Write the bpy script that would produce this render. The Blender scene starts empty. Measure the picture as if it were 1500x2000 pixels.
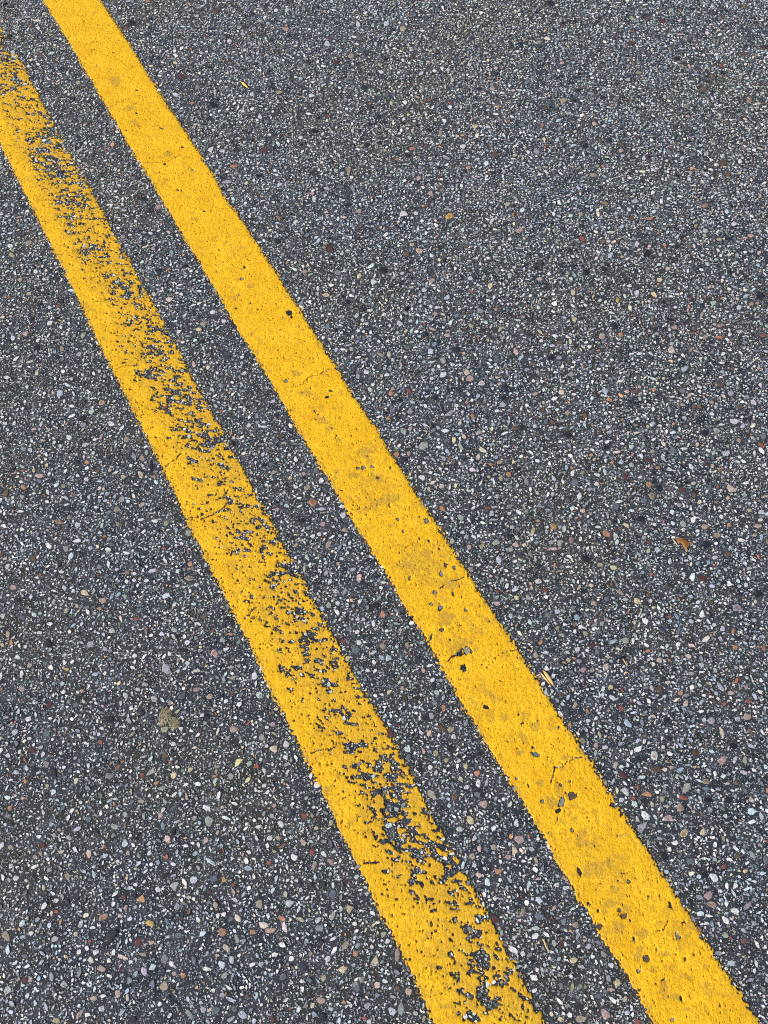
import bpy, math
import numpy as np

sc = bpy.context.scene
R = math.radians
rng = np.random.default_rng(7)

# ------------------------------------------------------------------ camera
H = 1.10                      # height of the phone above the road
PITCH = R(64.3)               # looking down
FPX = 1570.0                  # focal length in photo pixels (photo 1500 x 2000)
cam = bpy.data.cameras.new('camera')
cam.sensor_fit = 'VERTICAL'
cam.sensor_height = 36.0
cam.sensor_width = 27.0
cam.lens = 36.0 * FPX / 2000.0
cam.clip_start = 0.02
cam.clip_end = 2000.0
camo = bpy.data.objects.new('camera', cam)
camo.location = (0, 0, H)
camo.rotation_euler = (math.pi / 2 - PITCH, 0, 0)
sc.collection.objects.link(camo)
sc.camera = camo

# ------------------------------------------------------------------ sky, sun, exposure (overcast)
SUN_EL, SUN_AZ = R(40), R(-112)          # sun stands to the left and a little behind the camera
wd = bpy.data.worlds.new('World')
sc.world = wd
wd.use_nodes = True
wn, wl = wd.node_tree.nodes, wd.node_tree.links
wn.clear()
sky = wn.new('ShaderNodeTexSky')
sky.sky_type = 'NISHITA'
sky.sun_disc = False
sky.sun_elevation = SUN_EL
sky.sun_rotation = SUN_AZ
sky.air_density = 1.0
sky.dust_density = 4.0
hsv = wn.new('ShaderNodeHueSaturation')   # cloud cover greys the sky
hsv.inputs['Saturation'].default_value = 0.90
bg = wn.new('ShaderNodeBackground')
bg.inputs['Strength'].default_value = 0.075
wo = wn.new('ShaderNodeOutputWorld')
wl.new(sky.outputs[0], hsv.inputs['Color'])
wl.new(hsv.outputs[0], bg.inputs['Color'])
wl.new(bg.outputs[0], wo.inputs['Surface'])

sd = bpy.data.lights.new('sun', 'SUN')
sd.energy = 1.5
sd.angle = R(24)
sd.color = (1.0, 0.98, 0.95)
so = bpy.data.objects.new('sun', sd)
# direction towards the sun: azimuth measured clockwise from +Y
sdir = np.array([math.sin(SUN_AZ) * math.cos(SUN_EL), math.cos(SUN_AZ) * math.cos(SUN_EL), math.sin(SUN_EL)])
so.rotation_euler = (math.pi / 2 - SUN_EL, 0, math.atan2(sdir[0], -sdir[1]))
so.location = (-3, -2, 4)
sc.collection.objects.link(so)

sc.view_settings.view_transform = 'Standard'
sc.view_settings.look = 'None'
sc.view_settings.exposure = 1.05
sc.view_settings.gamma = 1.0
sc.view_settings.use_curve_mapping = False
sc.cycles.use_denoising = False
sc.cycles.filter_width = 1.0
sc.cycles.max_bounces = 5

# ------------------------------------------------------------------ helpers
def ground(px, py):
    """photo pixel -> point on the road plane"""
    u = (np.asarray(px, float) - 750.0) / FPX
    v = -(np.asarray(py, float) - 1000.0) / FPX
    cp, sp = math.cos(PITCH), math.sin(PITCH)
    t = H / (sp - v * cp)
    return u * t, (cp + v * sp) * t

def hash2(ix, iy, seed):
    h = (ix.astype(np.int64) * 374761393 + iy.astype(np.int64) * 668265263 + seed * 974711) & 0x7fffffff
    h = ((h ^ (h >> 13)) * 1274126177) & 0x7fffffff
    return ((h ^ (h >> 16)) & 0xffffff) / float(0xffffff)

def vnoise(x, y, seed=0):
    """smooth value noise, about -1 to 1"""
    ix, iy = np.floor(x), np.floor(y)
    fx, fy = x - ix, y - iy
    fx = fx * fx * fx * (fx * (fx * 6 - 15) + 10)
    fy = fy * fy * fy * (fy * (fy * 6 - 15) + 10)
    ix, iy = ix.astype(np.int64), iy.astype(np.int64)
    a, b = hash2(ix, iy, seed), hash2(ix + 1, iy, seed)
    c, d = hash2(ix, iy + 1, seed), hash2(ix + 1, iy + 1, seed)
    return ((a * (1 - fx) + b * fx) * (1 - fy) + (c * (1 - fx) + d * fx) * fy) * 2 - 1

def fbm(x, y, seed=0, octv=3, gain=0.55):
    s, a, tot = 0, 1.0, 0
    for k in range(octv):
        s = s + a * vnoise(x * 2 ** k + 17.3 * k, y * 2 ** k - 9.1 * k, seed + 31 * k)
        tot += a
        a *= gain
    return s / tot

def sstep(a, b, x):
    q = np.clip((x - a) / (b - a), 0, 1)
    return q * q * (3 - 2 * q)

def mesh_from(name, V, T, cols=None, smooth=False, mat=None, extra=None):
    """triangles only; V (n,3), T (m,3), per-vertex colour"""
    me = bpy.data.meshes.new(name)
    V = np.ascontiguousarray(V, np.float32)
    T = np.ascontiguousarray(T, np.int32)
    me.vertices.add(len(V))
    me.vertices.foreach_set('co', V.ravel())
    me.loops.add(T.size)
    me.loops.foreach_set('vertex_index', T.ravel())
    me.polygons.add(len(T))
    me.polygons.foreach_set('loop_start', np.arange(0, T.size, 3, dtype=np.int32))
    if smooth:
        me.polygons.foreach_set('use_smooth', np.ones(len(T), bool))
    me.update(calc_edges=True)
    if not smooth:
        me.shade_flat()
    if cols is not None:
        at = me.color_attributes.new('tint', 'FLOAT_COLOR', 'POINT')
        c4 = np.ones((len(V), 4), np.float32)
        c4[:, :3] = cols
        at.data.foreach_set('color', c4.ravel())
    if extra is not None:
        for k, arr in extra.items():
            at = me.attributes.new(k, 'FLOAT', 'POINT')
            at.data.foreach_set('value', np.ascontiguousarray(arr, np.float32))
    if mat:
        me.materials.append(mat)
    return me

def link(name, me, parent=None):
    o = bpy.data.objects.new(name, me)
    sc.collection.objects.link(o)
    if parent:
        o.parent = parent
    return o

def tag(o, label=None, cat=None, group=None, kind=None):
    if label: o['label'] = label
    if cat: o['category'] = cat
    if group: o['group'] = group
    if kind: o['kind'] = kind
    return o

# ------------------------------------------------------------------ materials
class NT:
    def __init__(self, name):
        self.m = bpy.data.materials.new(name)
        self.m.use_nodes = True
        self.n, self.l = self.m.node_tree.nodes, self.m.node_tree.links
        self.bsdf = self.n['Principled BSDF']
    def new(self, t, **kw):
        nd = self.n.new(t)
        for k, v in kw.items():
            setattr(nd, k, v)
        return nd
    def put(self, sock, v):
        if isinstance(v, bpy.types.NodeSocket):
            self.l.new(v, sock)
        else:
            sock.default_value = v
    def noise(self, vec, scale, detail=3, rough=0.6, out='Fac'):
        nd = self.new('ShaderNodeTexNoise')
        self.put(nd.inputs['Vector'], vec)
        nd.inputs['Scale'].default_value = scale
        nd.inputs['Detail'].default_value = detail
        nd.inputs['Roughness'].default_value = rough
        return nd.outputs[out]
    def voro(self, vec, scale, out='Distance', feature='F1'):
        nd = self.new('ShaderNodeTexVoronoi', feature=feature)
        self.put(nd.inputs['Vector'], vec)
        nd.inputs['Scale'].default_value = scale
        return nd
    def ramp(self, v, lo, hi, a=0.0, b=1.0, interp='SMOOTHSTEP'):
        nd = self.new('ShaderNodeMapRange', interpolation_type=interp)
        self.put(nd.inputs['Value'], v)
        for k, q in (('From Min', lo), ('From Max', hi), ('To Min', a), ('To Max', b)):
            nd.inputs[k].default_value = q
        return nd.outputs[0]
    def math(self, op, a, b=None):
        nd = self.new('ShaderNodeMath', operation=op)
        self.put(nd.inputs[0], a)
        if b is not None:
            self.put(nd.inputs[1], b)
        return nd.outputs[0]
    def mix(self, f, a, b, blend='MIX'):
        nd = self.new('ShaderNodeMix', data_type='RGBA', blend_type=blend)
        self.put(nd.inputs[0], f)
        for s, v in ((nd.inputs[6], a), (nd.inputs[7], b)):
            self.put(s, v if isinstance(v, bpy.types.NodeSocket) else (*v, 1.0))
        return nd.outputs[2]
    def bump(self, h, strength, dist, normal=None):
        nd = self.new('ShaderNodeBump')
        self.put(nd.inputs['Height'], h)
        nd.inputs['Strength'].default_value = strength
        nd.inputs['Distance'].default_value = dist
        if normal is not None:
            self.l.new(normal, nd.inputs['Normal'])
        return nd.outputs[0]

def pos(nt):
    return nt.new('ShaderNodeNewGeometry').outputs['Position']

def mat_bitumen():
    nt = NT('bitumen')
    p = pos(nt)
    # dusty brown against cool black binder, in broad soft patches
    big = nt.noise(p, 5.0, 3, 0.6)
    mid = nt.noise(p, 38.0, 4, 0.65)
    base = nt.mix(nt.ramp(big, 0.38, 0.62), (0.017, 0.0215, 0.030), (0.027, 0.028, 0.0255))
    base = nt.mix(nt.ramp(mid, 0.35, 0.75), base, (0.050, 0.055, 0.064))
    # sand grains in the binder, about 1 to 2 mm
    v1 = nt.voro(p, 620.0)
    sep = nt.new('ShaderNodeSeparateColor')
    nt.l.new(v1.outputs['Color'], sep.inputs[0])
    grain = nt.math('MULTIPLY', nt.ramp(v1.outputs['Distance'], 0.30, 0.52, 1, 0), nt.ramp(sep.outputs[0], 0.50, 0.72))
    gcol = nt.mix(sep.outputs[1], (0.09, 0.098, 0.112), (0.56, 0.60, 0.65))
    col = nt.mix(grain, base, gcol)
    v2 = nt.voro(p, 330.0)
    sep2 = nt.new('ShaderNodeSeparateColor')
    nt.l.new(v2.outputs['Color'], sep2.inputs[0])
    grain2 = nt.math('MULTIPLY', nt.ramp(v2.outputs['Distance'], 0.26, 0.40, 1, 0), nt.ramp(sep2.outputs[0], 0.50, 0.66))
    gcol2 = nt.mix(sep2.outputs[1], (0.10, 0.10, 0.10), (0.50, 0.50, 0.50))
    col = nt.mix(grain2, col, gcol2)
    # away from the built stones the coarse chips go on in the material
    xyz = nt.new('ShaderNodeSeparateXYZ')
    nt.l.new(p, xyz.inputs[0])
    dx = nt.math('ABSOLUTE', xyz.outputs[0])
    lim = nt.math('ADD', nt.math('MULTIPLY', xyz.outputs[1], math.cos(PITCH) * 750 / FPX), H * math.sin(PITCH) * 750 / FPX + 0.05)
    dy = nt.math('ABSOLUTE', nt.math('SUBTRACT', xyz.outputs[1], PATCH_CY))
    far = nt.math('MAXIMUM', nt.ramp(nt.math('SUBTRACT', dx, lim), 0.0, FEATHER, 0, 1, 'LINEAR'),
                  nt.ramp(nt.math('SUBTRACT', dy, PATCH_HY), -FEATHER, 0.0, 0, 1, 'LINEAR'))
    for scale, lo, rlim in ((420.0, 0.30, 0.42), (255.0, 0.40, 0.34), (120.0, 0.36, 0.80)):
        v3 = nt.voro(p, scale)
        sep3 = nt.new('ShaderNodeSeparateColor')
        nt.l.new(v3.outputs['Color'], sep3.inputs[0])
        chip = nt.math('MULTIPLY', nt.ramp(v3.outputs['Distance'], lo, lo + 0.08, 1, 0), nt.ramp(sep3.outputs[0], rlim, rlim + 0.02))
        chip = nt.math('MULTIPLY', chip, nt.ramp(nt.math('SUBTRACT', far, sep3.outputs[2]), -0.02, 0.02))
        tone = nt.math('POWER', sep3.outputs[1], 1.3)
        ccol = nt.mix(tone, (0.07, 0.075, 0.08), (0.70, 0.72, 0.74))
        col = nt.mix(chip, col, ccol)
    nt.put(nt.bsdf.inputs['Base Color'], col)
    nt.bsdf.inputs['Roughness'].default_value = 0.72
    nt.bsdf.inputs['Specular IOR Level'].default_value = 0.16
    h = nt.math('ADD', nt.math('MULTIPLY', grain, 0.7), nt.noise(p, 420.0, 3, 0.7))
    h = nt.math('ADD', h, nt.math('MULTIPLY', grain2, 0.9))
    nt.put(nt.bsdf.inputs['Normal'], nt.bump(h, 0.9, 0.0012))
    return nt.m

def mat_stone():
    nt = NT('stone')
    p = pos(nt)
    at = nt.new('ShaderNodeAttribute', attribute_name='tint')
    n1 = nt.noise(p, 330.0, 4, 0.7)
    n2 = nt.noise(p, 900.0, 2, 0.6)
    col = nt.mix(nt.ramp(n1, 0.30, 0.72), at.outputs['Color'], (0.55, 0.53, 0.50), 'MULTIPLY')
    # film of binder left on part of the stone
    film = nt.ramp(nt.noise(p, 210.0, 4, 0.75), 0.54, 0.68)
    col = nt.mix(nt.math('MULTIPLY', film, 0.8), col, (0.06, 0.058, 0.056))
    nt.put(nt.bsdf.inputs['Base Color'], col)
    nt.bsdf.inputs['Roughness'].default_value = 0.62
    nt.bsdf.inputs['Specular IOR Level'].default_value = 0.25
    nt.put(nt.bsdf.inputs['Normal'], nt.bump(nt.math('ADD', n1, n2), 0.55, 0.0008))
    return nt.m

def mat_paint():
    nt = NT('yellow_road_paint')
    p = pos(nt)
    thin = nt.new('ShaderNodeAttribute', attribute_name='thin').outputs['Fac']
    n1 = nt.noise(p, 300.0, 4, 0.7)
    n2 = nt.noise(p, 26.0, 3, 0.6)
    fresh = nt.mix(nt.ramp(n2, 0.3, 0.7), (0.74, 0.405, 0.010), (0.86, 0.505, 0.017))
    col = nt.mix(nt.ramp(n1, 0.42, 0.68), fresh, (0.63, 0.335, 0.010))
    worn = nt.mix(nt.ramp(n1, 0.3, 0.7), (0.54, 0.325, 0.028), (0.41, 0.245, 0.034))
    col = nt.mix(thin, col, worn)
    # tiny grit and tyre specks
    v = nt.voro(p, 300.0)
    sp = nt.new('ShaderNodeSeparateColor')
    nt.l.new(v.outputs['Color'], sp.inputs[0])
    spk = nt.math('MULTIPLY', nt.ramp(v.outputs['Distance'], 0.14, 0.26, 1, 0), nt.ramp(sp.outputs[0], 0.80, 0.90))
    col = nt.mix(nt.math('MULTIPLY', spk, 0.75), col, (0.20, 0.12, 0.03))
    nt.put(nt.bsdf.inputs['Base Color'], col)
    nt.bsdf.inputs['Roughness'].default_value = 0.62
    nt.bsdf.inputs['Specular IOR Level'].default_value = 0.16
    h = nt.math('ADD', nt.noise(p, 520.0, 3, 0.65), nt.math('MULTIPLY', n1, 0.8))
    nt.put(nt.bsdf.inputs['Normal'], nt.bump(h, 0.8, 0.0014))
    return nt.m

def mat_plant(name, a, b, scale=260.0, rough=0.6, stretch=None):
    nt = NT(name)
    p = pos(nt)
    if stretch:
        mp = nt.new('ShaderNodeMapping')
        nt.l.new(p, mp.inputs[0])
        mp.inputs['Rotation'].default_value = (0, 0, stretch)
        mp.inputs['Scale'].default_value = (0.22, 1.6, 1.0)
        p = mp.outputs[0]
    n1 = nt.noise(p, scale, 4, 0.65)
    nt.put(nt.bsdf.inputs['Base Color'], nt.mix(nt.ramp(n1, 0.32, 0.68), a, b))
    nt.bsdf.inputs['Roughness'].default_value = rough
    nt.put(nt.bsdf.inputs['Normal'], nt.bump(n1, 0.5, 0.0006))
    return nt.m

# patch of road with built stones: the frame and a margin round it
gx, gy = ground([0, 1500, 0, 1500], [0, 0, 2000, 2000])
PATCH_HX = 0.5 * (gx.max() - gx.min()) + 0.22
PATCH_HY = 0.5 * (gy.max() - gy.min()) + 0.20
PATCH_CY = 0.5 * (gy.max() + gy.min())
FEATHER = 0.16                 # built stones thin out over this width, chips in the material take over
M_bit, M_stone, M_paint = mat_bitumen(), mat_stone(), mat_paint()

# ------------------------------------------------------------------ road sheet
S = 300.0
road_me = bpy.data.meshes.new('road')
road_me.from_pydata([(-S, -S, 0), (S, -S, 0), (S, S, 0), (-S, S, 0)], [], [(0, 1, 2, 3)])
road_me.materials.append(M_bit)
road = tag(link('road', road_me), 'dark grey asphalt road with many coloured stones in it', 'road', kind='structure')

# ------------------------------------------------------------------ yellow lines
PHI = R(-29.06)
def to_st(x, y):
    return x * math.sin(PHI) + y * math.cos(PHI), x * math.cos(PHI) - y * math.sin(PHI)
def from_st(s, t):
    return s * math.sin(PHI) + t * math.cos(PHI), s * math.cos(PHI) - t * math.sin(PHI)

# measured line edges, photo pixels
EDGE_LL = [(10,300),(43,363),(63,403),(87,450),(113,500),(143,557),(173,620),(193,667),(213,707),(240,757),(267,810),(297,870),(320,910),(353,984),(367,1027),(393,1070),(423,1130),(457,1200),(497,1267),(523,1336),(563,1413),(597,1483),(633,1550),(663,1620),(697,1683),(730,1760),(767,1826),(797,1886),(820,1933),(843,1996)]
EDGE_LR = [(0,60),(40,113),(60,157),(80,200),(97,233),(127,283),(153,337),(180,373),(200,410),(220,457),(247,500),(280,560),(313,610),(330,653),(370,727),(400,790),(433,833),(453,880),(483,934),(500,974),(533,1027),(560,1090),(600,1147),(630,1210),(653,1244),(673,1290),(700,1340),(727,1376),(767,1443),(800,1500),(827,1560),(847,1610),(880,1653),(917,1720),(937,1756),(960,1803),(987,1853),(1020,1916),(1043,1960),(1063,1996)]
EDGE_RL = [(83,0),(137,83),(173,147),(213,217),(260,297),(300,360),(327,410),(367,477),(400,530),(443,607),(473,663),(500,697),(543,767),(583,844),(620,900),(647,944),(687,1017),(733,1087),(763,1130),(787,1177),(820,1217),(850,1274),(870,1310),(907,1380),(937,1420),(963,1473),(997,1520),(1053,1613),(1087,1680),(1127,1750),(1157,1790),(1177,1830),(1213,1880),(1247,1933),(1277,1996)]
EDGE_RR = [(197,0),(240,63),(277,123),(313,187),(350,240),(397,307),(417,343),(440,393),(473,433),(497,470),(533,520),(560,567),(583,600),(613,653),(630,677),(657,717),(687,774),(730,830),(750,864),(756,878),(780,920),(810,967),(853,1030),(890,1087),(930,1150),(967,1207),(997,1247),(1050,1333),(1087,1393),(1130,1456),(1157,1496),(1197,1563),(1253,1643),(1283,1693),(1320,1753),(1353,1806),(1383,1846),(1413,1893),(1443,1940),(1480,1996)]

def edge_fn(pts):
    a = np.array(pts, float)
    s, t = to_st(*ground(a[:, 0], a[:, 1]))
    o = np.argsort(s)
    s, t = s[o], t[o]
    tm = t.mean()
    t = tm + 0.5 * (t - tm)
    s = np.concatenate([[s[0] - 0.12], s, [s[-1] + 0.12]])
    t = np.concatenate([[tm], t, [tm]])
    return lambda q: np.interp(q, s, t)

def px_st(px, py):
    return to_st(*ground(px, py))

PXM = H / math.sin(PITCH) / FPX          # metres per photo pixel near the middle

def px_scale(px, py):
    x0, y0 = ground(px - 4, py)
    x1, y1 = ground(px + 4, py)
    return math.hypot(x1 - x0, y1 - y0) / 8

# holes in the right line: x y rx ry angle, stone colour seen in it (- for bare binder), photo pixels
HOLES_R = """565 612 5.5 5.5 0 D;570 620 2.5 2.5 0 D;268 222 4 2.2 10 -;318 252 6 2 10 -;323 322 2.6 2.6 0 D;377 333 4 1.6 -15 -
348 372 2.5 2 0 -;223 104 3.5 2 0 N;478 523 3.5 3.5 0 D;473 545 4.5 2.4 0 G;400 413 3 2 30 -;357 288 3 2 0 N;268 177 4 1.8 20 -;248 255 3 2 0 -
462 603 3 2 0 -;490 593 3 2 -30 -;468 577 3 1.6 0 -;560 744 4 4 0 G;640 776 5 2.5 -10 D;617 803 4 2.2 -20 -;646 764 4 2.5 0 N;833 1018 5 5 0 G
838 1057 5 2 45 -;870 1104 4 5 0 N;800 1129 2.6 5 25 G;863 1230 6 5 20 N;910 1192 4 4 0 G;860 1187 7 6 0 G;885 1160 2.6 5.5 -20 N;850 1157 4 4 0 G
843 1180 4 3 0 -;902 1167 2.6 2 0 -;905 1304 5.5 7 -35 D;912 1271 9.5 9 0 T;899 1276 7 5 -35 D;843 1244 2.4 8 10 -;763 914 2 4 0 D;687 1004 3 3 0 -;738 934 4 3 0 N
710 914 5 4 0 G;700 915 4 3 0 G;728 912 4 3 0 G;858 1072 3 2 0 -;788 1037 3 3 0 G;778 1015 3.5 3 0 G;888 1109 4 4 0 G;862 1122 4 5 0 G;687 852 2.2 2 0 -
658 851 1.8 2 0 -;607 759 2.5 2 0 -;950 1382 6 5 0 D;1013 1396 2 5 20 -;1020 1413 6 2 -20 -;1046 1473 9.5 6 12 B;1118 1553 10 8 35 N;1098 1566 6.5 11 30 G
1090 1584 8 4 -30 D;1113 1526 2.6 2.8 0 -;1117 1621 4 5 0 G;1132 1703 3 9 -20 D;1227 1721 5 4 20 G;1208 1720 4 2 20 -;1210 1778 4 4 0 N;1220 1790 7 5.5 40 N
1308 1768 2.6 8 -10 D;1168 1778 2.6 4 0 D;1238 1832 3 7 -15 -;1323 1830 7 4.5 35 G;1262 1871 7 8 -30 N;1248 1896 6.5 4 10 G;1330 1950 3 6 -25 D;1305 1945 2.6 2 0 -
1313 1991 5 4 0 L;1338 1873 2.5 4 0 N;1282 1853 2 4 -15 G;1298 1911 6 2 -10 -;1147 1596 3 2.5 0 -;1198 1573 9 6 0 -;1060 1565 3.5 4 0 G;1095 1533 6.5 3 45 N
1032 1535 2 5.5 -20 N;1212 1593 2.5 2.6 0 D;1010 1521 3.5 3.5 0 V;1092 1421 3 3 0 -;296 1208 2 2 0 -;437 690 2 2 0 -;580 690 2.4 2 0 -;700 1060 3 3 0 -;1000 1620 3 3 0 -
1080 1690 4 2 0 G;1150 1765 5 3 30 -;1172 1810 4 7 0 N;1040 1460 2.5 3 0 -;1025 1580 3 2.5 0 L;1353 1795 5 9 -25 G;1290 1700 5 4 0 -;820 1010 3 2 0 -;880 1250 3 2 0 -"""
# thin, greyish-ochre paint over big stones: x y rx ry angle
STAINS_R = """226 160 10 9 0;255 212 9 6 0;266 240 9 6 30;420 466 8 4 -30;625 820 15 7 20;645 838 8 5 0;712 882 20 10 0;740 935 15 9 0;735 985 20 9 -30;762 975 14 10 -20
830 1082 14 7 0;800 1105 25 7 0;836 1086 9 8 0;880 1142 18 11 0;872 1210 14 14 0;900 1260 24 11 -25;1045 1420 10 8 0;1095 1542 10 17 -25;1078 1566 9 11 -20
1135 1632 8 13 15;1140 1647 15 7 0;1164 1650 8 9 0;1166 1697 18 13 20;1190 1685 10 8 -30;1147 1704 10 9 0;1200 1737 9 7 0;1195 1764 14 9 10;1222 1775 12 11 0
1210 1812 16 8 35;1250 1824 18 10 -20;1237 1832 7 9 0;1246 1865 7 19 15;1276 1892 6 10 0;1300 1862 10 6 0;1297 1930 8 17 0;1320 1946 11 8 20;1345 1910 8 5 0;1340 1970 8 5 0
1015 1470 8 6 0;1023 1440 7 11 -30;1055 1530 9 6 0;660 860 8 5 0;580 730 9 5 0;600 770 9 6 0;690 930 10 6 0;960 1360 8 6 0;985 1400 8 6 0;490 560 8 4 0;380 430 8 4 0;330 300 8 5 0;1105 1480 9 4 -20"""
# heavy wear in the left line: x y rx ry amount
WEAR_L = """100 260 24 30 .5;87 300 40 25 .55;120 343 38 20 .75;135 393 32 22 .6;187 493 36 14 .45;233 547 26 20 .4;257 577 28 20 .5;293 633 22 22 .45;35 165 45 22 .5;18 100 34 40 .62;8 75 24 30 .45
300 687 22 20 .55;320 730 36 14 .6;363 777 38 22 .8;383 827 30 12 .6;393 857 28 20 .5;433 857 18 16 .5;430 907 28 14 .45;467 987 28 17 .55;477 1027 22 18 .5
520 1020 16 16 .5;520 1067 18 16 .5;573 1107 22 14 .75;533 1133 20 16 .45;567 1160 20 16 .45;567 1200 22 16 .4;607 1240 30 18 .55;627 1290 28 26 .6
643 1346 22 12 .5;673 1393 26 20 .5;700 1456 20 12 .5;747 1500 36 22 .6;763 1546 18 34 .6;777 1573 24 16 .6;787 1626 36 20 .65;813 1668 34 18 .7;810 1697 10 20 .5
877 1706 18 30 .65;843 1753 18 18 .55;880 1760 14 14 .5;913 1820 28 16 .55;930 1856 34 18 .65;933 1883 40 18 .7;933 1946 36 26 .75;960 1966 20 14 .6;910 1983 30 6 .7;950 1760 12 30 .4;980 1900 20 20 .45;1030 1960 22 22 .5"""
CRACKS_R = [([(170,88),(190,82),(230,80),(247,83)],1.0),([(230,202),(253,193),(277,187)],1.0),([(280,318),(327,317),(353,303),(380,310)],1.0),([(247,140),(267,130)],1.0),
 ([(568,759),(593,750),(600,739),(623,732),(647,719)],1.7),([(858,1150),(877,1139),(897,1130),(907,1128)],3.6),([(876,1291),(886,1283),(893,1275),(903,1267)],3.2),
 ([(963,1289),(980,1277),(1000,1270),(1012,1268)],1.4),([(1076,1530),(1078,1520),(1082,1500),(1100,1496),(1117,1483),(1137,1478)],2.0),([(1277,1820),(1297,1813),(1307,1796)],1.5),
 ([(1213,1706),(1230,1702),(1243,1700)],1.2),([(1290,1916),(1303,1910)],1.4),([(793,1070),(810,1060)],1.2),([(575,660),(600,668)],1.0)]
CRACKS_L = [([(228,722),(240,716),(257,715)],1.8),([(323,912),(337,904),(353,887)],4.0),([(363,1014),(377,1010),(390,1009)],2.4),([(393,1016),(430,997),(447,984)],3.6),
 ([(480,1207),(500,1187)],3.0),([(605,1471),(630,1464),(657,1460)],1.8),([(708,1687),(722,1685),(740,1683)],2.2),([(455,1190),(470,1185)],2.0),([(315,560),(300,562)],1.4),([(113,498),(160,492)],1.6)]

def rows(txt):
    return [r.split() for r in txt.replace('\n', ';').split(';') if r.strip()]

def seg_dist(s, t, pts):
    d = np.full(s.shape, 9.0)
    for (a, b) in zip(pts[:-1], pts[1:]):
        ax, ay = a
        bx, by = b
        vx, vy = bx - ax, by - ay
        q = np.clip(((s - ax) * vx + (t - ay) * vy) / (vx * vx + vy * vy), 0, 1)
        d = np.minimum(d, np.hypot(s - ax - q * vx, t - ay - q * vy))
    return d

def ellipse_frame(px, py, rx, ry, ang):
    """ground-plane axes (s,t) of an ellipse seen in the photo"""
    c, s_ = math.cos(R(ang)), math.sin(R(ang))
    o = np.array(px_st(px, py))
    a = np.array(px_st(px + rx * c, py + rx * s_)) - o
    b = np.array(px_st(px - ry * s_, py + ry * c)) - o
    return o, np.linalg.inv(np.stack([a, b], 1))

def ell_q(S_, T_, fr, pad=2.2):
    """normalised radius inside a window; returns slice and values"""
    o, inv = fr
    rad = 1.0 / np.abs(np.linalg.svd(inv)[1]).min() * pad
    i0, i1 = np.searchsorted(S_[:, 0], [o[0] - rad, o[0] + rad])
    j0, j1 = np.searchsorted(T_[0], [o[1] - rad, o[1] + rad])
    if i1 - i0 < 2 or j1 - j0 < 2:
        return None
    sl = (slice(i0, i1), slice(j0, j1))
    ds, dt = S_[sl] - o[0], T_[sl] - o[1]
    return sl, np.hypot(inv[0, 0] * ds + inv[0, 1] * dt, inv[1, 0] * ds + inv[1, 1] * dt)

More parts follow.
